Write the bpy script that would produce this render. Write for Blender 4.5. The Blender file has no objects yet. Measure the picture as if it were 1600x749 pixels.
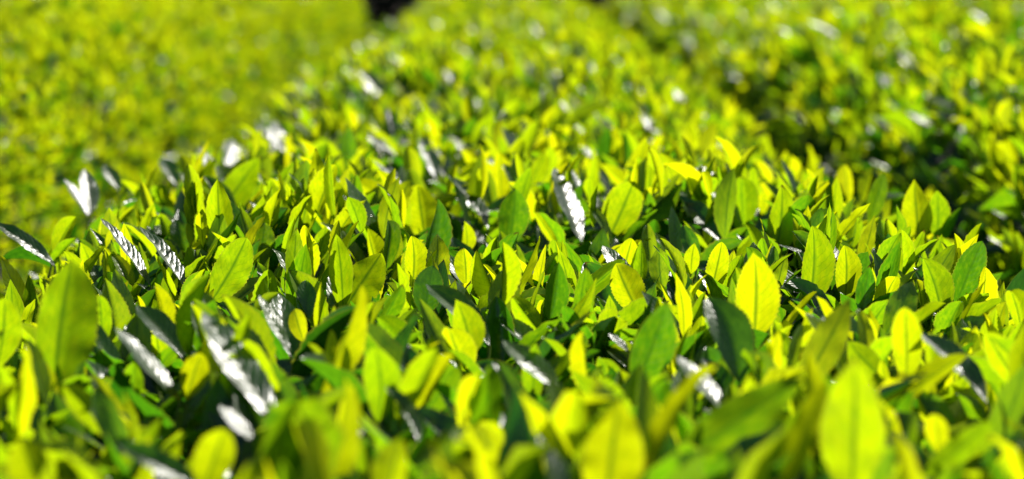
import bpy, math
import numpy as np
from mathutils import Matrix, Vector

rng = np.random.default_rng(11)
scene = bpy.context.scene
COL = scene.collection

# ------------------------------------------------------------------ camera
LENS, FPX = 85.0, 1600 * 85.0 / 36.0
PITCH = math.atan2(374 + 80, FPX)
CAM = np.array([0.01, 0.0, 1.075])
cam_data = bpy.data.cameras.new('camera')
cam_data.lens = LENS
cam_data.sensor_width = 36.0
cam_data.clip_start = 0.05
cam_data.clip_end = 2000
cam_data.dof.use_dof = True
cam_data.dof.focus_distance = 2.2
cam_data.dof.aperture_fstop = 4.8
cam = bpy.data.objects.new('camera', cam_data)
cam.location = CAM
cam.rotation_euler = (math.radians(90) - PITCH, 0, math.radians(-0.15))
COL.objects.link(cam)
scene.camera = cam

# ------------------------------------------------------------------ sky, sun, exposure
SUN_AZ, SUN_EL = math.radians(40), math.radians(40)     # azimuth measured from +Y (away from camera) towards +X
TO_SUN = np.array([math.sin(SUN_AZ) * math.cos(SUN_EL), math.cos(SUN_AZ) * math.cos(SUN_EL), math.sin(SUN_EL)])
world = bpy.data.worlds.new('World')
scene.world = world
world.use_nodes = True
wn, wl = world.node_tree.nodes, world.node_tree.links
wn.clear()
sky = wn.new('ShaderNodeTexSky')
sky.sky_type = 'NISHITA'
sky.sun_disc = False
sky.sun_elevation = SUN_EL
sky.sun_rotation = SUN_AZ
bg = wn.new('ShaderNodeBackground')
bg.inputs['Strength'].default_value = 0.05
wo = wn.new('ShaderNodeOutputWorld')
wl.new(sky.outputs[0], bg.inputs['Color'])
wl.new(bg.outputs[0], wo.inputs['Surface'])

sun_data = bpy.data.lights.new('sun', 'SUN')
sun_data.energy = 4.6
sun_data.angle = math.radians(0.53)
sun_data.color = (1.0, 0.95, 0.86)
sun = bpy.data.objects.new('sun', sun_data)
sun.rotation_euler = Vector(-TO_SUN).to_track_quat('-Z', 'Y').to_euler()
sun.location = (4, 8, 8)
COL.objects.link(sun)

scene.view_settings.view_transform = 'Standard'
scene.view_settings.look = 'None'
scene.view_settings.exposure = 0.86
scene.view_settings.gamma = 1.0
scene.cycles.use_denoising = True
scene.cycles.max_bounces = 10
scene.cycles.diffuse_bounces = 4
scene.cycles.glossy_bounces = 3
scene.cycles.transmission_bounces = 6
scene.cycles.sample_clamp_indirect = 6.0


# ------------------------------------------------------------------ materials
def new_mat(name):
    m = bpy.data.materials.new(name)
    m.use_nodes = True
    m.node_tree.nodes.clear()
    return m, m.node_tree.nodes, m.node_tree.links


def math_node(N, L, op, a, b=None, clamp=False):
    n = N.new('ShaderNodeMath')
    n.operation = op
    n.use_clamp = clamp
    for i, v in enumerate((a, b)):
        if v is None:
            continue
        if isinstance(v, (int, float)):
            n.inputs[i].default_value = v
        else:
            L.new(v, n.inputs[i])
    return n.outputs[0]


def mix_col(N, L, fac, a, b, mode='MIX'):
    n = N.new('ShaderNodeMix')
    n.data_type = 'RGBA'
    n.blend_type = mode
    for sock, v in ((n.inputs[0], fac), (n.inputs[6], a), (n.inputs[7], b)):
        if isinstance(v, (int, float)):
            sock.default_value = v
        elif isinstance(v, tuple):
            sock.default_value = (*v, 1.0)
        else:
            L.new(v, sock)
    return n.outputs[2]


def leaf_material(name, per_object):
    """Thin waxy tea leaf. Tone (0 = young, 1 = dark: leaf age, and shade put into the colour) and a hue shift come from the
    object colour (single leaves) or from a mesh attribute (leaf mass)."""
    m, N, L = new_mat(name)
    if per_object:
        src = N.new('ShaderNodeObjectInfo').outputs['Color']
    else:
        a = N.new('ShaderNodeAttribute')
        a.attribute_name = 'tone'
        src = a.outputs['Color']
    sep = N.new('ShaderNodeSeparateColor')
    L.new(src, sep.inputs[0])
    tone, hue = sep.outputs[0], sep.outputs[1]
    uv = N.new('ShaderNodeUVMap')
    uv.uv_map = 'UVMap'
    sxy = N.new('ShaderNodeSeparateXYZ')
    L.new(uv.outputs[0], sxy.inputs[0])
    U = math_node(N, L, 'ABSOLUTE', math_node(N, L, 'SUBTRACT', math_node(N, L, 'MULTIPLY', sxy.outputs[0], 2.0), 1.0))
    V = sxy.outputs[1]
    # lateral veins climbing from the midrib to the margin, bent forward
    ph = math_node(N, L, 'SUBTRACT', math_node(N, L, 'MULTIPLY', V, 9.5),
                   math_node(N, L, 'MULTIPLY', math_node(N, L, 'POWER', U, 1.25), 2.1))
    noise = N.new('ShaderNodeTexNoise')
    noise.inputs['Scale'].default_value = 9.0
    noise.inputs['Detail'].default_value = 2.0
    L.new(uv.outputs[0], noise.inputs['Vector'])
    ph = math_node(N, L, 'ADD', ph, math_node(N, L, 'MULTIPLY', noise.outputs[0], 0.7))
    saw = math_node(N, L, 'FRACT', ph)
    tri = math_node(N, L, 'ABSOLUTE', math_node(N, L, 'SUBTRACT', saw, 0.5))      # .5 on a vein, 0 between
    vein = math_node(N, L, 'MULTIPLY', math_node(N, L, 'SUBTRACT', tri, 0.43, True), 14.0, True)
    mid = math_node(N, L, 'SUBTRACT', 1.0, math_node(N, L, 'MULTIPLY', U, 6.5), True)
    veins = math_node(N, L, 'MAXIMUM', math_node(N, L, 'MULTIPLY', vein, 0.5), mid)
    # blistered relief between the veins
    puff = math_node(N, L, 'SUBTRACT', 0.25, math_node(N, L, 'MULTIPLY', tri, tri))
    midg = math_node(N, L, 'MULTIPLY', math_node(N, L, 'SUBTRACT', 1.0, math_node(N, L, 'MULTIPLY', U, 5.0), True), -0.12)
    height = math_node(N, L, 'ADD', puff, midg)
    fine = N.new('ShaderNodeTexNoise')
    fine.inputs['Scale'].default_value = 38.0
    fine.inputs['Detail'].default_value = 2.0
    L.new(uv.outputs[0], fine.inputs['Vector'])
    height = math_node(N, L, 'ADD', height, math_node(N, L, 'MULTIPLY', fine.outputs[0], 0.02))
    bump = N.new('ShaderNodeBump')
    bump.inputs['Strength'].default_value = 0.21
    bump.inputs['Distance'].default_value = 0.0055
    L.new(height, bump.inputs['Height'])
    # colours
    mott = math_node(N, L, 'MULTIPLY', math_node(N, L, 'SUBTRACT', noise.outputs[0], 0.5), 0.45)
    t2 = math_node(N, L, 'ADD', tone, mott, True)
    tr = N.new('ShaderNodeValToRGB')
    e = tr.color_ramp.elements
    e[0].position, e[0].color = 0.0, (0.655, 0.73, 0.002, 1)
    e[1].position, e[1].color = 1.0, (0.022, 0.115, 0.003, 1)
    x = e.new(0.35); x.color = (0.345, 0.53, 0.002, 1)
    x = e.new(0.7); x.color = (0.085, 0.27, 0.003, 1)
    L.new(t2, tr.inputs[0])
    df = N.new('ShaderNodeValToRGB')
    e = df.color_ramp.elements
    e[0].position, e[0].color = 0.0, (0.15, 0.24, 0.006, 1)
    e[1].position, e[1].color = 1.0, (0.010, 0.060, 0.006, 1)
    x = e.new(0.45); x.color = (0.050, 0.125, 0.006, 1)
    L.new(t2, df.inputs[0])
    trc = mix_col(N, L, hue, tr.outputs[0], (0.78, 0.50, 0.04), 'MULTIPLY') if False else tr.outputs[0]
    hs = N.new('ShaderNodeHueSaturation')
    L.new(trc, hs.inputs['Color'])
    L.new(math_node(N, L, 'ADD', 0.5, math_node(N, L, 'MULTIPLY', math_node(N, L, 'SUBTRACT', hue, 0.6), 0.022)), hs.inputs['Hue'])
    trc = mix_col(N, L, math_node(N, L, 'MULTIPLY', veins, 0.85), hs.outputs[0], (0.045, 0.16, 0.004))
    rim = math_node(N, L, 'MULTIPLY', math_node(N, L, 'SUBTRACT', U, 0.93, True), 8.0, True)
    trc = mix_col(N, L, rim, trc, (0.40, 0.34, 0.03))
    old = math_node(N, L, 'MULTIPLY', math_node(N, L, 'SUBTRACT', hue, 0.80, True), 12.0, True)
    tipb = math_node(N, L, 'MULTIPLY', math_node(N, L, 'SUBTRACT', math_node(N, L, 'ADD', V, math_node(N, L, 'MULTIPLY', noise.outputs[0], 0.2)), 1.03, True), 18.0, True)
    spot = math_node(N, L, 'MULTIPLY', math_node(N, L, 'SUBTRACT', fine.outputs[0], 0.69, True), 20.0, True)
    blem = math_node(N, L, 'MULTIPLY', old, math_node(N, L, 'MAXIMUM', tipb, spot))
    trc = mix_col(N, L, blem, trc, (0.10, 0.055, 0.008))
    dfc = mix_col(N, L, math_node(N, L, 'MULTIPLY', mid, 0.5), df.outputs[0], (0.13, 0.19, 0.03))
    dif = N.new('ShaderNodeBsdfDiffuse')
    L.new(dfc, dif.inputs['Color'])
    L.new(bump.outputs[0], dif.inputs['Normal'])
    tra = N.new('ShaderNodeBsdfTranslucent')
    L.new(trc, tra.inputs['Color'])
    body = N.new('ShaderNodeMixShader')
    body.inputs[0].default_value = 0.70
    L.new(dif.outputs[0], body.inputs[1])
    L.new(tra.outputs[0], body.inputs[2])
    # wax on the upper face, matt below
    lw = N.new('ShaderNodeLayerWeight')
    lw.inputs['Blend'].default_value = 0.5
    L.new(bump.outputs[0], lw.inputs['Normal'])
    fres = math_node(N, L, 'ADD', 0.040, math_node(N, L, 'MULTIPLY', math_node(N, L, 'POWER', lw.outputs['Facing'], 5.0), 0.14))
    geo = N.new('ShaderNodeNewGeometry')
    wax = math_node(N, L, 'SUBTRACT', 1.0, math_node(N, L, 'MULTIPLY', geo.outputs['Backfacing'], 0.85))
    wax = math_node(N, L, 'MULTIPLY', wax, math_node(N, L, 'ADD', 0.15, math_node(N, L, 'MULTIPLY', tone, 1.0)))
    gl = N.new('ShaderNodeBsdfGlossy')
    gl.inputs['Roughness'].default_value = 0.30
    gl.inputs['Color'].default_value = (1, 1, 1, 1)
    L.new(bump.outputs[0], gl.inputs['Normal'])
    fin = N.new('ShaderNodeMixShader')
    L.new(math_node(N, L, 'MULTIPLY', fres, wax, True), fin.inputs[0])
    L.new(body.outputs[0], fin.inputs[1])
    L.new(gl.outputs[0], fin.inputs[2])
    out = N.new('ShaderNodeOutputMaterial')
    L.new(fin.outputs[0], out.inputs['Surface'])
    return m


def rough_material(name, c1, c2, scale, rough=0.9, bump_d=0.01):
    m, N, L = new_mat(name)
    tc = N.new('ShaderNodeTexCoord')
    n1 = N.new('ShaderNodeTexNoise')
    n1.inputs['Scale'].default_value = scale
    n1.inputs['Detail'].default_value = 6
    L.new(tc.outputs['Object'], n1.inputs['Vector'])
    c = mix_col(N, L, n1.outputs[0], c1, c2)
    b = N.new('ShaderNodeBsdfPrincipled')
    b.inputs['Roughness'].default_value = rough
    L.new(c, b.inputs['Base Color'])
    bp = N.new('ShaderNodeBump')
    bp.inputs['Distance'].default_value = bump_d
    L.new(n1.outputs[0], bp.inputs['Height'])
    L.new(bp.outputs[0], b.inputs['Normal'])
    o = N.new('ShaderNodeOutputMaterial')
    L.new(b.outputs[0], o.inputs['Surface'])
    return m


M_LEAF = leaf_material('tea_leaf', True)
M_MASS = leaf_material('tea_leaf_mass', False)
M_STEM = rough_material('young_stem', (0.10, 0.17, 0.02), (0.17, 0.22, 0.03), 60, 0.5, 0.001)
M_SHADE = rough_material('hedge_shade', (0.010, 0.014, 0.006), (0.030, 0.030, 0.016), 30, 0.95, 0.02)  # near-black: the shade inside the hedge put into the colour
M_SOIL = rough_material('soil', (0.055, 0.036, 0.022), (0.12, 0.085, 0.055), 6, 0.95, 0.03)
M_BARK = rough_material('bark', (0.05, 0.04, 0.03), (0.10, 0.08, 0.06), 20, 0.9, 0.01)
M_DARK = rough_material('evergreen_leaf', (0.008, 0.016, 0.008), (0.018, 0.030, 0.012), 12, 0.7, 0.002)


# ------------------------------------------------------------------ mesh helpers
def mesh_from(name, verts, faces, mat, uvs=None, tones=None, smooth=True):
    """verts (n,3); faces (m,k) equal-sized polygons as an array; uvs per vertex; tones per vertex (n,2)"""
    me = bpy.data.meshes.new(name)
    verts = np.asarray(verts, np.float32)
    faces = np.asarray(faces, np.int32)
    k = faces.shape[1]
    me.vertices.add(len(verts))
    me.vertices.foreach_set('co', verts.ravel())
    me.loops.add(faces.size)
    me.loops.foreach_set('vertex_index', faces.ravel())
    me.polygons.add(len(faces))
    me.polygons.foreach_set('loop_start', np.arange(0, faces.size, k, dtype=np.int32))
    if smooth:
        me.polygons.foreach_set('use_smooth', np.ones(len(faces), bool))
    if uvs is not None:
        l = me.uv_layers.new(name='UVMap')
        l.data.foreach_set('uv', np.asarray(uvs, np.float32)[faces.ravel()].ravel())
    if tones is not None:
        a = me.attributes.new('tone', 'FLOAT_COLOR', 'POINT')
        c = np.zeros((len(verts), 4), np.float32)
        c[:, :2] = tones
        c[:, 3] = 1
        a.data.foreach_set('color', c.ravel())
    me.materials.append(mat)
    me.update(calc_edges=True)
    me.validate()
    return me


def link(name, me, parent=None):
    o = bpy.data.objects.new(name, me)
    COL.objects.link(o)
    if parent is not None:
        o.parent = parent
        if parent.parent is None:
            o.location = -parent.location
    return o


def tag(o, label=None, category=None, group=None, kind=None):
    for k, v in (('label', label), ('category', category), ('group', group), ('kind', kind)):
        if v:
            o[k] = v
    return o


def leaf_shape(nv, nu, width, fold, bend, wave, seed, teeth=0, tip=0.75, twist=0.0, cup=0.0):
    """A tea leaf of unit length along +Y, upper face +Z: elliptic, pointed, folded along the midrib,
    recurved, with a toothed margin. nv rows (even), nu columns per half."""
    r = np.random.default_rng(seed)
    v = np.linspace(0, 1, nv + 1)
    pa, pb = 0.85, tip
    vm = pa / (pa + pb)
    prof = (v / vm) ** pa * ((1 - v) / (1 - vm)) ** pb
    prof = np.maximum(prof, 0.03 * (v < 0.2))
    if teeth:
        k = np.arange(nv + 1)
        prof = prof * (1 + np.where(k % 2 == 0, -1, 1) * 0.027 * (v > 0.12) * (v < 0.97)
                       + r.normal(0, 0.014, nv + 1) * (v > 0.1))
    prof[-1] = 0.012
    w = np.linspace(-1, 1, 2 * nu + 1)
    W, Vv = np.meshgrid(w, v)
    asym = 1 + 0.06 * r.normal() * np.sign(W)
    X = W * prof[:, None] * width * asym
    f = np.abs(X)
    Z = f * math.tan(fold)
    ph = r.uniform(0, 6.28, 3)
    Z += wave * width * np.abs(W) ** 1.6 * (np.sin(Vv * 15 + ph[0] + 2.0 * np.sign(W)) + 0.6 * np.sin(Vv * 27 + ph[1] * np.sign(W)))
    Z -= cup * width * W * W * prof[:, None]
    Y = Vv.copy()
    if teeth:
        Y += np.abs(W) ** 3 * prof[:, None] * 0.015
    # bend the length into an arc
    th = bend * Vv
    if abs(bend) > 1e-4:
        Yc, Zc = np.sin(th) / bend, -(1 - np.cos(th)) / bend
    else:
        Yc, Zc = Y, 0 * Y
    Xs = X + 0.02 * math.sin(ph[2]) * np.sin(Vv * np.pi)
    Y2 = Yc + Z * np.sin(th) + (Y - Vv)
    Z2 = Zc + Z * np.cos(th)
    tw = twist * Vv
    X3 = Xs * np.cos(tw) - Z2 * np.sin(tw) * 0.6
    Z3 = Xs * np.sin(tw) + Z2
    P = np.stack([X3, Y2, Z3], -1).reshape(-1, 3)
    uv = np.stack([(W + 1) / 2, Vv], -1).reshape(-1, 2)
    nc = 2 * nu + 1
    F = []
    for i in range(nv):
        for j in range(nc - 1):
            a = i * nc + j
            F.append((a, a + 1, a + 1 + nc, a + nc))
    return P, np.array(F), uv


def variants(nv, nu, teeth, n, seed0):
    out = []
    for k in range(n):
        r = np.random.default_rng(seed0 + k)
        out.append(leaf_shape(nv, nu, r.uniform(0.15, 0.20), math.radians(r.uniform(10, 38) if r.uniform() < 0.75 else r.uniform(42, 60)), r.uniform(-0.25, 0.95),
                              r.uniform(0.02, 0.075), seed0 + k, teeth, r.uniform(0.72, 1.15), r.uniform(-0.6, 0.6), r.uniform(0, 0.15)))
    return out


HI = variants(36, 3, 1, 20, 100)
NH = variants(22, 2, 1, 12, 200)       # close leaves: toothed
MI = variants(10, 1, 0, 12, 300)
LO = variants(4, 1, 0, 8, 500)
LX = variants(3, 1, 0, 8, 700)
FLAT = [leaf_shape(40, 3, 0.205, math.radians(10 + 3 * k), 0.05 + 0.09 * k, 0.03, 900 + k, 1, 0.78 + 0.06 * k, 0.12 * (k - 1), 0.05) for k in range(4)]
FLAT_MESH = [mesh_from('leaf', p, f, M_LEAF, uv) for p, f, uv in FLAT]
MF = [leaf_shape(10, 1, 0.19, math.radians(5 + 3 * k), 0.1 * k, 0.02, 950 + k, 0, 0.9, 0.15 * (k - 1), 0.0) for k in range(3)]
LF = [leaf_shape(4, 1, 0.19, math.radians(5 + 3 * k), 0.1 * k, 0.02, 960 + k, 0, 0.9, 0.15 * (k - 1), 0.0) for k in range(3)]
HI_MESH = [mesh_from('leaf', p, f, M_LEAF, uv) for p, f, uv in HI]


def frame(axis, normal):
    a = axis / np.linalg.norm(axis)
    n = normal - a * (normal @ a)
    n /= np.linalg.norm(n)
    s = np.cross(a, n)
    return np.stack([s, a, n], 1)        # columns: across, along, up


def unit(v):
    v = np.asarray(v, float)
    return v / np.linalg.norm(v)


# ------------------------------------------------------------------ camera-side arithmetic (to find where things in view stand)
R_ = np.array([1.0, 0, 0])
F_ = np.array([0, math.cos(PITCH), -math.sin(PITCH)])
U_ = np.array([0, math.sin(PITCH), math.cos(PITCH)])


def at(px, py, d):
    return CAM + d * (F_ + R_ * (px - 800) / FPX + U_ * (374.5 - py) / FPX)


def proj(p):
    q = p - CAM
    d = q @ F_
    return 800 + (q @ R_) / d * FPX, 374.5 - (q @ U_) / d * FPX, d


# ------------------------------------------------------------------ hedge form
ROW_END = 16.8


class Row:
    def __init__(self, xc, a, ztop, seed):
        self.xc, self.a, self.ztop = xc, a, ztop
        self.H, self.z0 = 0.34, ztop - 0.34
        th = np.linspace(0, np.pi, 400)
        x = a * np.sign(np.cos(th)) * np.abs(np.cos(th)) ** 0.5
        z = self.z0 + self.H * np.sin(th)
        n = 60
        zs = np.linspace(0.22, self.z0, n)[:-1]
        x = np.concatenate([np.full(n - 1, a), x, np.full(n - 1, -a)])
        z = np.concatenate([zs, z, zs[::-1]])
        self.x, self.z = x, z
        s = np.concatenate([[0], np.cumsum(np.hypot(np.diff(x), np.diff(z)))])
        self.s = s
        r = np.random.default_rng(seed)
        self.k = r.uniform(0, 6.28, 8)

    def lump(self, x, y):
        k = self.k
        return 0.014 * (np.sin(y * 5.1 + k[0] + 2 * x) + np.sin(y * 9.7 + k[1] - 5 * x) * 0.7 + np.sin(x * 11 + k[2] + y * 2.3) * 0.6 + np.sin(y * 1.7 + k[3]))

    def point(self, s, y, inset=0.0):
        x = np.interp(s, self.s, self.x)
        z = np.interp(s, self.s, self.z)
        e = 0.01
        tx = np.interp(s + e, self.s, self.x) - np.interp(s - e, self.s, self.x)
        tz = np.interp(s + e, self.s, self.z) - np.interp(s - e, self.s, self.z)
        l = np.hypot(tx, tz) + 1e-9
        nx, nz = tz / l, -tx / l
        off = self.lump(x, y) - inset
        return np.stack([self.xc + x + nx * off, y + 0 * x, z + nz * off], -1), np.stack([nx, 0 * nx, nz], -1)

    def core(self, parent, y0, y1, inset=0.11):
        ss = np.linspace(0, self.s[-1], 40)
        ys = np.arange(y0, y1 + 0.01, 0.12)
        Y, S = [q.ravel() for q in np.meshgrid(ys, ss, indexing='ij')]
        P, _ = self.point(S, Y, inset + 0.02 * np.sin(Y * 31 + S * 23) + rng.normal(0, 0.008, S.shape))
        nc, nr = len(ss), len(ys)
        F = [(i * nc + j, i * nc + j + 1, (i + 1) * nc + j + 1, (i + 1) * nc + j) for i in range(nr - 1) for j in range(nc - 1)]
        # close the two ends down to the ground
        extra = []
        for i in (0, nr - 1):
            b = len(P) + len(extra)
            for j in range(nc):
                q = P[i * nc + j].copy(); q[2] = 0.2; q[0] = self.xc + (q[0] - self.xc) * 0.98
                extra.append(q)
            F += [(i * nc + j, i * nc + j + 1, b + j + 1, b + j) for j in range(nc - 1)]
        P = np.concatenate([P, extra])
        o = link('shaded_core', mesh_from('shaded_core', P, F, M_SHADE), parent)  # solid dark shell standing in for the shaded interior, no separate twigs
        return o


middle = Row(0.0, 0.60, 0.775, 3)
left = Row(-1.62, 0.72, 0.905, 4)
right = Row(1.335, 0.68, 0.835, 5)
far_left = Row(-3.25, 0.66, 0.95, 6)
far_right = Row(2.80, 0.66, 0.87, 7)


# ------------------------------------------------------------------ shoots
def perp(v):
    a = np.array([1.0, 0, 0]) if abs(v[0]) < 0.7 else np.array([0, 1.0, 0])
    p = np.cross(v, a)
    return p / np.linalg.norm(p)


HALF = unit(unit(TO_SUN) + unit(CAM - at(800, 400, 2.2)))


def unit_rows(v):
    return v / np.linalg.norm(v, axis=-1, keepdims=True)


def frames(ax, nn):
    ax = unit_rows(ax)
    nn = unit_rows(nn - ax * (nn * ax).sum(-1, keepdims=True))
    return np.stack([np.cross(ax, nn), ax, nn], -1)


def grow_shoots(base, nrm, r, size=1.0, n=5, shiny=0.0):
    """tea shoots of n leaves in spiral order, the lowest spread and dark, the topmost upright and pale.
    Returns positions (N,n,3), frames (N,n,3,3), lengths, tones, hues, stem directions and heights"""
    N = len(base)
    d = unit_rows(np.array([0, 0, 0.95]) + 0.40 * nrm + r.normal(0, 0.17, (N, 3)))
    sz = r.uniform(0.85, 1.10, N) * size
    H = r.uniform(0.055, 0.088, N) * sz
    e1 = unit_rows(np.cross(d, np.tile((0.3, 1.0, 0.1), (N, 1))))
    e2 = np.cross(d, e1)
    phi = r.uniform(0, 6.28, N)[:, None] + 2.4 * np.arange(n) + r.normal(0, 0.25, (N, n))
    t = np.arange(n) / (n - 1)
    rad = e1[:, None] * np.cos(phi)[..., None] + e2[:, None] * np.sin(phi)[..., None]
    ang = np.radians(43 - 31 * t + r.normal(0, 9, (N, n)))[..., None]
    D = d[:, None]
    ax = D * np.cos(ang) + rad * np.sin(ang)
    nn = D * np.sin(ang) - rad * np.cos(ang)
    nn = nn + 0.28 * np.cross(ax, nn) * r.normal(0, 1, (N, n, 1))
    ln = sz[:, None] * (0.076 - 0.018 * t * t + r.normal(0, 0.008, (N, n)))
    tone = np.clip(0.88 - 0.70 * t + r.normal(0, 0.13, (N, 1)) + r.normal(0, 0.13, (N, n)), 0.02, 1)  # darker downwards: leaf age, plus the deep shade between leaves put into the tone
    pos = base[:, None] + D * (H[:, None] * (0.15 + 0.85 * t))[..., None]
    M = frames(ax, nn)
    # a few older leaves lie turned to the light and shine
    w = r.uniform(0, 1, (N, n)) < shiny * (t > 0.3)
    m = int(w.sum())
    M[w] = frames(np.array([-0.45, 0.35, 0.7]) + r.normal(0, 0.3, (m, 3)), HALF + r.normal(0, 0.15, (m, 3)))
    tone[w] = r.uniform(0.7, 0.95, m)
    M[..., 0] *= r.uniform(0.72, 1.05, (N, n))[..., None]
    M[:, -1, :, 0] *= np.where(r.uniform(0, 1, N) < 0.6, 0.5, 1.0)[:, None]      # the topmost often still half rolled
    return pos, M, np.maximum(ln, 0.035), tone, r.uniform(0, 1, (N, n)), d, H, w


def stem_mesh(pts, r0=0.0019, r1=0.0011):
    V, F = [], []
    m = 5
    for i, p in enumerate(pts):
        d = unit(pts[min(i + 1, len(pts) - 1)] - pts[max(i - 1, 0)])
        a = perp(d)
        b = np.cross(d, a)
        rr = r0 + (r1 - r0) * i / (len(pts) - 1)
        for j in range(m):
            t = 2 * math.pi * j / m
            V.append(p + rr * (a * math.cos(t) + b * math.sin(t)))
    for i in range(len(pts) - 1):
        for j in range(m):
            F.append((i * m + j, i * m + (j + 1) % m, (i + 1) * m + (j + 1) % m, (i + 1) * m + j))
    return np.array(V), np.array(F)


def put_leaf(parent, origin, leaf, meshes=None):
    pos, M, ln, tone, hue = leaf
    o = link('leaf', (meshes or HI_MESH)[rng.integers(len(meshes or HI_MESH))], parent)
    m = Matrix.Identity(4)
    for i in range(3):
        for j in range(3):
            m[i][j] = M[i, j] * ln
        m[i][3] = pos[i] - origin[i]
    o.matrix_basis = m
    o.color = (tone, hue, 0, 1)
    return o


class Mass:
    """collects leaves into one mesh"""
    def __init__(self):
        self.V, self.F, self.UV, self.T, self.n = [], [], [], [], 0

    def add(self, tmpls, pos, M, ln, tone, hue):
        """many leaves at once, spread over the shapes in tmpls"""
        which = rng.integers(len(tmpls), size=len(pos))
        for k, (P, F, uv) in enumerate(tmpls):
            i = np.nonzero(which == k)[0]
            if not len(i):
                continue
            V = np.einsum('nij,vj->nvi', M[i], P) * ln[i][:, None, None] + pos[i][:, None]
            m = len(P)
            self.V.append(V.reshape(-1, 3))
            self.F.append((F[None] + (np.arange(len(i)) * m)[:, None, None] + self.n).reshape(-1, 4))
            self.UV.append(np.tile(uv, (len(i), 1)))
            self.T.append(np.repeat(np.stack([tone[i], hue[i]], 1), m, 0))
            self.n += m * len(i)

    def build(self, name, parent, label=None):
        me = mesh_from(name, np.concatenate(self.V), np.concatenate(self.F), M_MASS, np.concatenate(self.UV), np.concatenate(self.T))
        o = link(name, me, parent)
        return tag(o, label=label, kind='stuff')


def hedge_empty(name, row, label, y0):
    e = link(name, None)
    e.empty_display_size = 0.2
    e.location = (row.xc, y0, 0)
    tag(e, label, 'hedge', 'tea hedges in rows')
    return e


# ------------------------------------------------------------------ ground
g = 60
P = [(-400, -200, 0), (400, -200, 0), (400, 900, 0), (-400, 900, 0)]
ys = np.linspace(-6, 34, g)
xs = np.linspace(-8, 8, g)
GV = np.array([(x, y, 0.02 * math.sin(x * 7) * math.sin(y * 3.1) + rng.normal(0, 0.008)) for y in ys for x in xs])
GF = [(i * g + j, i * g + j + 1, (i + 1) * g + j + 1, (i + 1) * g + j) for i in range(g - 1) for j in range(g - 1)]
n0 = len(GV)
ring = np.array([(-400, -200, 0), (400, -200, 0), (400, 900, 0), (-400, 900, 0)], float)
GV = np.concatenate([GV, ring])
c = [0, g - 1, g * g - 1, g * (g - 1)]
GF += [(n0, n0 + 1, c[1], c[0]), (n0 + 1, n0 + 2, c[2], c[1]), (n0 + 2, n0 + 3, c[3], c[2]), (n0 + 3, n0, c[0], c[3])]
tag(link('ground', mesh_from('ground', GV, GF, M_SOIL)), kind='structure')

# ------------------------------------------------------------------ the middle hedge, leaf by leaf where it is close
H_MID = hedge_empty('tea_hedge', middle, 'middle tea hedge with sharp bright leaves filling the foreground', 0.6)
middle.core(H_MID, 0.6, ROW_END - 0.1)

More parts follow.
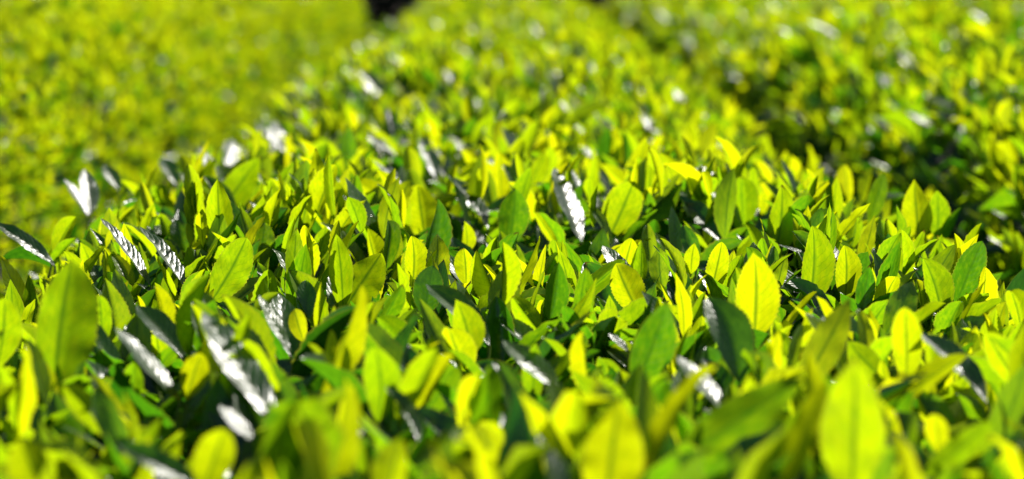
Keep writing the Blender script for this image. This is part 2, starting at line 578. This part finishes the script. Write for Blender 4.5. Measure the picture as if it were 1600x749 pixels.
# Leaves that stand out, read off the photograph: tip x, tip y, base x, base y, half width, kind, tone.
# kinds: T sunlit from behind, facing us; G glossy upper face towards sun and us; D upper face, its shade put in as an old leaf's dark tone; N narrow, edge turned
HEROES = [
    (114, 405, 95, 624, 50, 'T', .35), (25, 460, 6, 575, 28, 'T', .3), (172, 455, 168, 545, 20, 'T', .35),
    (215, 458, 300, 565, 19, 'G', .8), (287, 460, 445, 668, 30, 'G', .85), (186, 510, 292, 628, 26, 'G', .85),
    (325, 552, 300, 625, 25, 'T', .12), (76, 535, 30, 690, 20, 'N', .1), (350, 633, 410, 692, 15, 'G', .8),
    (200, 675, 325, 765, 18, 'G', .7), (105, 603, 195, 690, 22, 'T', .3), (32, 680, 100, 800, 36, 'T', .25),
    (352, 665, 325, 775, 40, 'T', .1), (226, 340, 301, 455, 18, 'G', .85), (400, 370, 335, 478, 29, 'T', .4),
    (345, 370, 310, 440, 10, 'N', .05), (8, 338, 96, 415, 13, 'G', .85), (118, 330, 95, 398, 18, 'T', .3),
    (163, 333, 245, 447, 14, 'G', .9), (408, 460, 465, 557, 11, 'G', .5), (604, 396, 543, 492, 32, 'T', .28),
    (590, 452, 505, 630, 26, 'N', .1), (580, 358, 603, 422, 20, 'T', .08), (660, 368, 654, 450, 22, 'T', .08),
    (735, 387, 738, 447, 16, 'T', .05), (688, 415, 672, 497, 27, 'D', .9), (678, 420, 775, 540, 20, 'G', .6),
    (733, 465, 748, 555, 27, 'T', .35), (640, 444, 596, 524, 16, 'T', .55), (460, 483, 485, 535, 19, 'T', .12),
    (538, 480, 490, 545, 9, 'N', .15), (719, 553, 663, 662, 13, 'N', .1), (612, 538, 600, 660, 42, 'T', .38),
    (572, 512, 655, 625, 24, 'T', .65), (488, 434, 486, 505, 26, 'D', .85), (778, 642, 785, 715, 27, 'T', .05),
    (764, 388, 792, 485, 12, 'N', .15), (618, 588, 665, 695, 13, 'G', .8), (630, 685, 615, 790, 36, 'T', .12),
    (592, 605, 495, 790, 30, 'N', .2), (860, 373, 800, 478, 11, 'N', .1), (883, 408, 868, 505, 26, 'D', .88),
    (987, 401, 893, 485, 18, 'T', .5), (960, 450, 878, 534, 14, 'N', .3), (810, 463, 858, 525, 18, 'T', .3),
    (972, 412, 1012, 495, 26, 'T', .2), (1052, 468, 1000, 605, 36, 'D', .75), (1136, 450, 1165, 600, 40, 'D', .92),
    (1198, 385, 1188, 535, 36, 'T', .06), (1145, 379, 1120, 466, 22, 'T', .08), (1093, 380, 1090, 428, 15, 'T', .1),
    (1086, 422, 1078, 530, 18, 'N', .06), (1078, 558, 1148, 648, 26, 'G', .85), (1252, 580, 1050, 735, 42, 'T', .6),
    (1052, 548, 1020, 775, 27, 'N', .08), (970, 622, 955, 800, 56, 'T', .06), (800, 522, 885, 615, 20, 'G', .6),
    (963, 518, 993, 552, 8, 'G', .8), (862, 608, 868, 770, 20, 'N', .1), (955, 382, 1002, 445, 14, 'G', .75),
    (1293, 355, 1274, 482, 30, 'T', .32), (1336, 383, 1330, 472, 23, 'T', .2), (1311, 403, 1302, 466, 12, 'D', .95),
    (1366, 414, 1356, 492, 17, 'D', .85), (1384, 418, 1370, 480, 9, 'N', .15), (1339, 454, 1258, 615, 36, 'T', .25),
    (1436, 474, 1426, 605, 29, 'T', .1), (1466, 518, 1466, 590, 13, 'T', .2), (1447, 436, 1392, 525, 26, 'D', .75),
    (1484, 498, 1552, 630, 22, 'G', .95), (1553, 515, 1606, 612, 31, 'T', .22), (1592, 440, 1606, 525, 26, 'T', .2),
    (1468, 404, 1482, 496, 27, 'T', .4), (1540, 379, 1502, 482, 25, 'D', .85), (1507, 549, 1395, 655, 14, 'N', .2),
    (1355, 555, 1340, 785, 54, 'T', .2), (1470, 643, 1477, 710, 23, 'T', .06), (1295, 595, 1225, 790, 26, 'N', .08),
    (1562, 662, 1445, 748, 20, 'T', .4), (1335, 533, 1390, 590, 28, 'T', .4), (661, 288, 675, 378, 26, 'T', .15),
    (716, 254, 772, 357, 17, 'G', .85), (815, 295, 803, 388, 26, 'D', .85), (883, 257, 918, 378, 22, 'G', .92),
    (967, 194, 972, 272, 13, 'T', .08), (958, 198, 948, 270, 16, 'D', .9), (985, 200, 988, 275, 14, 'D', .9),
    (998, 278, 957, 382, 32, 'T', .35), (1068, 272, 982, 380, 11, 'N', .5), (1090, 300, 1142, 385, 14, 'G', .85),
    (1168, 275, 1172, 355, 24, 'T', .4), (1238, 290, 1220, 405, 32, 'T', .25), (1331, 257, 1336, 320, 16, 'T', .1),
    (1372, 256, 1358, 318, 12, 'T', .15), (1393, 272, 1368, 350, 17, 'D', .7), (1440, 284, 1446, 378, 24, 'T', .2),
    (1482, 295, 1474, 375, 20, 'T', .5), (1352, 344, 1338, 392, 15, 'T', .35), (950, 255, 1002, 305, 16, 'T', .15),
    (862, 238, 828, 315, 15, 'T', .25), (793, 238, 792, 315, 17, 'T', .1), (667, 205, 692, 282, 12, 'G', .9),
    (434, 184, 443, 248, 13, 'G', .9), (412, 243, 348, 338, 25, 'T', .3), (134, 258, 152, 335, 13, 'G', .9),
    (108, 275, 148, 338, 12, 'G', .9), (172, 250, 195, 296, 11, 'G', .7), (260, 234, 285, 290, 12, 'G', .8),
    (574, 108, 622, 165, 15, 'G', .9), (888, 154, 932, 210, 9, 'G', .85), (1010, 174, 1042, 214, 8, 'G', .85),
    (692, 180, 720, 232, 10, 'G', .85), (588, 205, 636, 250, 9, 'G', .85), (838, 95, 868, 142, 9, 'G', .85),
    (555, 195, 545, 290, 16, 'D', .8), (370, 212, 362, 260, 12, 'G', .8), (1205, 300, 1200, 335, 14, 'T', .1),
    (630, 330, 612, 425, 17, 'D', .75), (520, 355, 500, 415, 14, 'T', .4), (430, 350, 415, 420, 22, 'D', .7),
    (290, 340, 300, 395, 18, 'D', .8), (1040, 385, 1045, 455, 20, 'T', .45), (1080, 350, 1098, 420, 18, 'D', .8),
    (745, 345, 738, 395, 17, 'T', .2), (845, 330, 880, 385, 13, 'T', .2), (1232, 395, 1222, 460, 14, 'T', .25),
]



def canopy_depth(y):
    return FPX * 0.318 / (y + 80)


hero_caps = []          # where the heroes stand, so that chance leaves do not grow in front of them
hero_leaves = []
for (tx, ty, bx, by, hw, kind, tone) in HEROES:
    d = canopy_depth(min(by, 800))
    base = at(bx, by, d)
    tip0 = at(tx, ty, d)
    a = tip0 - base
    L0 = np.linalg.norm(a)
    u = a / L0
    to_cam = unit(CAM - base)
    if kind == 'G':
        hv = unit(unit(TO_SUN) + to_cam + rng.normal(0, 0.06, 3))
        f = -(u @ hv) / (F_ @ hv)
        f = float(np.clip(f, -1.6, 1.6))
        ax = u + F_ * f
        s0, fo = np.cross(unit(ax), hv), math.radians(8) * (1 if rng.uniform() < 0.65 else -1)
        nrm = hv * math.cos(fo) - s0 * math.sin(fo)      # one half of the folded blade catches the sun
        wr = hw / FPX * d / 0.78
    elif kind == 'T':
        f = rng.normal(0.05, 0.18)
        ax = u + F_ * f
        yaw = rng.normal(-0.25, 0.22)
        nrm = to_cam + R_ * yaw + U_ * rng.normal(0.0, 0.15)
        if rng.uniform() < 0.75:
            nrm = -nrm                      # underside towards us
        wr = hw / FPX * d * 1.05
    elif kind == 'D':
        ax = u + F_ * rng.normal(-0.05, 0.15)
        nrm = to_cam + R_ * rng.normal(0.35, 0.15) + U_ * 0.25
        wr = hw / FPX * d * 1.0
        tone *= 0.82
    else:
        ax = u + F_ * rng.normal(0.1, 0.2)
        nrm = -(to_cam * 0.55 + R_ * (-0.9 if rng.uniform() < 0.7 else 0.9))
        wr = hw / FPX * d * 1.7
    ln = L0 * np.linalg.norm(ax)
    ln = min(ln, 0.125)
    M = frame(ax, nrm)
    # the width of the shared shape is 0.21 of its length: widen or narrow the leaf itself
    wf = np.clip(wr / (0.205 * ln), 0.42, 1.5)
    M = M.copy()
    M[:, 0] *= wf
    hero_caps.append((tx, ty, bx, by, hw, d, 0.8 if kind == 'G' else 0.5, 1.0 if kind == 'G' else 0.55, 30 if kind == 'G' else 22))
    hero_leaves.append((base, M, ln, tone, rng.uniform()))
caps = np.array(hero_caps)


def blocks_hero(pos, M, ln):
    """true for chance leaves that would grow over one of the leaves read off the photograph"""
    bad = np.zeros(len(pos), bool)
    ax, ay = caps[:, 2] - caps[:, 0], caps[:, 3] - caps[:, 1]
    for t in (0.35, 0.7, 1.0):
        q = pos + M[:, :, 1] * (ln * t)[:, None] - CAM
        d = q @ F_
        x, y = (800 + (q @ R_) / d * FPX)[:, None], (374.5 - (q @ U_) / d * FPX)[:, None]
        k = np.clip(((x - caps[:, 0]) * ax + (y - caps[:, 1]) * ay) / (ax * ax + ay * ay), 0.0, caps[:, 6])
        dist = np.hypot(caps[:, 0] + k * ax - x, caps[:, 1] + k * ay - y)
        d = d[:, None]
        bad |= ((d < caps[:, 5] + 0.03) & (dist < caps[:, 4] * caps[:, 7] + caps[:, 8] / d)).any(1) | (d[:, 0] < 0.3)
    return bad


# shoots that carry the outstanding leaves
for hl, hero in zip(hero_leaves, HEROES):
    base = hl[0]
    root = base + np.array([rng.normal(0, 0.006), rng.normal(0, 0.006), -rng.uniform(0.05, 0.08)])
    V, F = stem_mesh([root - base * 0 , (root + base) / 2 + rng.normal(0, 0.002, 3), base])
    sh = link('shoot', mesh_from('shoot_stem', V - root, F, M_STEM), H_MID)
    sh.location = root - np.array(H_MID.location)
    put_leaf(sh, root, hl, FLAT_MESH if hero[5] == 'G' else None)
    e1, e2 = np.array([1.0, 0, 0]), np.array([0, 1.0, 0])
    phi = rng.uniform(0, 6.28)
    for k in range(rng.integers(2, 4)):
        phi += 2.4
        rad = e1 * math.cos(phi) + e2 * math.sin(phi)
        ang = math.radians(rng.uniform(30, 60))
        z = np.array([0, 0, 1.0])
        ax = z * math.cos(ang) + rad * math.sin(ang)
        nn = z * math.sin(ang) - rad * math.cos(ang)
        lf = (root + (base - root) * rng.uniform(0.3, 0.8), frame(ax, nn), rng.uniform(0.05, 0.07), np.clip(rng.normal(0.55, 0.2), 0.1, 1), rng.uniform())
        if not blocks_hero(lf[0][None], lf[1][None], np.array([lf[2]]))[0]:
            put_leaf(sh, root, lf)

# chance shoots over the whole row; the nearest as objects, the rest as leaf mass
N_OBJ = 300 - len(HEROES)
mass = Mass()


def sample_row(row, y0, y1, dens):
    n = int((y1 - y0) * row.s[-1] * dens)
    return np.stack([rng.uniform(0, row.s[-1], n), rng.uniform(y0, y1, n)], 1)


pts = np.concatenate([sample_row(middle, 1.0, 3.4, 740), sample_row(middle, 3.4, 7.0, 480), sample_row(middle, 7.0, ROW_END, 250)])
p, n = middle.point(pts[:, 0], pts[:, 1], 0.085)
q = p - CAM
dd = q @ F_
sx, sy = 800 + (q @ R_) / dd * FPX, 374.5 - (q @ U_) / dd * FPX
keep = (n[:, 2] > -0.1) & (np.abs(sx - 800) < 2400)
p, n, dd, sx, sy = p[keep], n[keep], dd[keep], sx[keep], sy[keep]
inview = (sx > -60) & (sx < 1660) & (sy < 830) & (n[:, 2] > 0.4)
order = np.argsort(np.where(inview, dd, dd + 100))
p, n, dd, inview = p[order], n[order], dd[order], inview[order]
far_big = np.interp(dd, [3.5, 8], [1.0, 1.05])
pos, M, ln, tone, hue, sd, sh_h, flat = grow_shoots(p, n, rng, far_big, 5, np.interp(dd, [1.6, 2.4, 4.0], [0.01, 0.04, 0.15])[:, None])
N_, k_ = ln.shape
ok = np.ones((N_, k_), bool)
near = dd < 3.6
ok[near] = ~blocks_hero(pos[near].reshape(-1, 3), M[near].reshape(-1, 3, 3), ln[near].ravel()).reshape(-1, k_)
as_object = np.zeros(N_, bool)
as_object[np.nonzero(inview & (ok.sum(1) >= 3))[0][:N_OBJ]] = True
for i in np.nonzero(as_object)[0]:
    V, F = stem_mesh([p[i] - sd[i] * 0.04, p[i] + sd[i] * sh_h[i] * 0.5, p[i] + sd[i] * sh_h[i]])
    sh = link('shoot', mesh_from('shoot_stem', V - p[i], F, M_STEM), H_MID)
    sh.location = p[i] - np.array(H_MID.location)
    for j in range(k_):
        if ok[i, j]:
            put_leaf(sh, p[i], (pos[i, j], M[i, j], ln[i, j], tone[i, j], hue[i, j]), FLAT_MESH if flat[i, j] else None)
rest = ok & ~as_object[:, None]
rank = np.where(inview, dd, 50)
for T, lo, hi in ((NH, -9, 2.65), (MI, 2.65, 4.2), (LO, 4.2, 5.5), (LX, 5.5, 99)):
    w = rest & ((rank >= lo) & (rank < hi))[:, None] & ~flat
    mass.add(T, pos[w], M[w], ln[w], tone[w], hue[w])
w = rest & flat
mass.add(MF, pos[w], M[w], ln[w], tone[w], hue[w])


# old dark leaves lower in the hedge
def under_layer(row, mass, y0, y1, dens, hero=False, smin=0.0, smax=9.0):
    pt = sample_row(row, y0, y1, dens)
    pt = pt[(pt[:, 0] > smin) & (pt[:, 0] < smax)]
    m = len(pt)
    p, n = row.point(pt[:, 0], pt[:, 1], rng.uniform(0.06, 0.12, m))
    th = rng.uniform(0, 6.28, m)
    h = unit_rows(np.stack([np.cos(th), np.sin(th), rng.uniform(0, 0.9, m)], 1) + 0.4 * n)
    M = frames(h, unit_rows(n + rng.normal(0, 0.35, (m, 3))))
    ln, tone, hue = rng.uniform(0.06, 0.09, m), np.clip(rng.normal(0.88, 0.10, m), 0.4, 1), rng.uniform(0, 1, m)
    if hero:
        k = ~blocks_hero(p, M, ln)
        p, M, ln, tone, hue = p[k], M[k], ln[k], tone[k], hue[k]
    mass.add(MI if hero else LX, p, M, ln, tone, hue)


under_layer(middle, mass, 1.0, 3.6, 560, True)
under_layer(middle, mass, 3.6, ROW_END, 220)
mass.build('foliage', H_MID)


# ------------------------------------------------------------------ the neighbouring hedges
def side_hedge(row, label, y0, dens, under, smin, smax, size=1.12, paler=0.0, shiny=0.16):
    e = hedge_empty('tea_hedge', row, label, y0)
    row.core(e, y0, ROW_END)
    ms = Mass()
    pt = sample_row(row, max(y0, 4.0), ROW_END + 0.1, dens)
    if y0 < 4.0:
        pt = np.concatenate([pt, sample_row(row, y0, 4.0, min(dens, 280))])
    pt = pt[(pt[:, 0] > smin) & (pt[:, 0] < smax)]
    p, n = row.point(pt[:, 0], pt[:, 1], 0.085)
    pos, M, ln, tone, hue, sd, hh, flat = grow_shoots(p, n, rng, size, 5, shiny)
    tone = np.clip(tone - paler, 0.02, 1)  # shifts the whole hedge to a paler tone
    for T, w in ((LX, ~flat), (LF, flat)):
        ms.add(T, pos[w], M[w], ln[w], tone[w], hue[w])
    under_layer(row, ms, y0, ROW_END, under, False, smin, smax)
    ms.build('foliage', e)


# (arc length runs from the foot of the right-hand side over the top to the left)
side_hedge(left, 'soft unfocused tea hedge left of the middle hedge', 1.3, 610, 105, 0.12, 1.42, 0.58, 0.17, 0.02)
side_hedge(right, 'soft unfocused tea hedge across the dark gap right of the middle hedge', 1.3, 185, 140, 0.55, 9)
side_hedge(far_left, 'blurred tea hedge at the upper left corner beyond the nearer left one', 7.0, 130, 100, 0.3, 1.7)
side_hedge(far_right, 'blurred tea hedge at the upper right corner beyond the nearer right one', 7.0, 130, 100, 0.6, 2.0)


# ------------------------------------------------------------------ dark evergreens behind the ends of the rows
def shrub(xc, yc, w, h, label, seed):
    r = np.random.default_rng(seed)
    e = link('evergreen_shrub', None)
    e.location = (xc, yc, 0)
    tag(e, label, 'shrub', 'evergreens behind the tea rows')
    V, F, n = [], [], 0
    tips = []
    for k in range(9):
        th = r.uniform(0, 6.28)
        top = np.array([math.cos(th) * w * 0.33, math.sin(th) * 0.5, h * r.uniform(0.45, 0.85)])
        v, f = stem_mesh([np.array([0.02 * k - 0.08, 0, 0]), top * np.array([0.35, 0.35, 0.5]), top], 0.05, 0.012)
        V.append(v); F.append(f + n); n += len(v)
        tips.append(top)
    link('trunk', mesh_from('trunk', np.concatenate(V) + np.array((xc, yc, 0)), np.concatenate(F), M_BARK), e)
    lobes = [(np.array([r.uniform(-.75, .75) * w / 2, r.uniform(-.5, .5), r.uniform(0.15, 0.8) * h]), r.uniform(0.28, 0.5)) for _ in range(46)]
    lobes += [(np.array([(k / 17 - 0.5) * w, r.uniform(-.4, .4), r.uniform(0.1, 0.55)]), r.uniform(0.25, 0.4)) for k in range(18)]
    P, Fc, n = [], [], 0
    quad = np.array([(0, 0, 0), (0.26, 0.5, 0.05), (0, 1, -0.1), (-0.26, 0.5, 0.05)])
    for c0, rad in lobes:
        for _ in range(230):
            dv = unit(r.normal(0, 1, 3))
            pos = c0 + dv * rad * r.uniform(0.55, 1.0)
            pos[2] = max(pos[2], 0.03)
            M = frame(unit(dv + r.normal(0, 0.6, 3)), unit(r.normal(0, 1, 3)))
            P.append((quad * r.uniform(0.07, 0.12)) @ M.T + pos)
            Fc.append(np.array([[0, 1, 2, 3]]) + n)
            n += 4
    o = link('crown', mesh_from('crown', np.concatenate(P) + np.array((xc, yc, 0)), np.concatenate(Fc), M_DARK, smooth=False), e)
    tag(o, kind='stuff')


shrub(-1.75, 19.2, 3.6, 2.3, 'dark evergreen shrub behind the notch left of the middle hedge end', 71)
shrub(1.75, 19.4, 3.6, 2.2, 'dark evergreen shrub behind the notch right of the middle hedge end', 72)
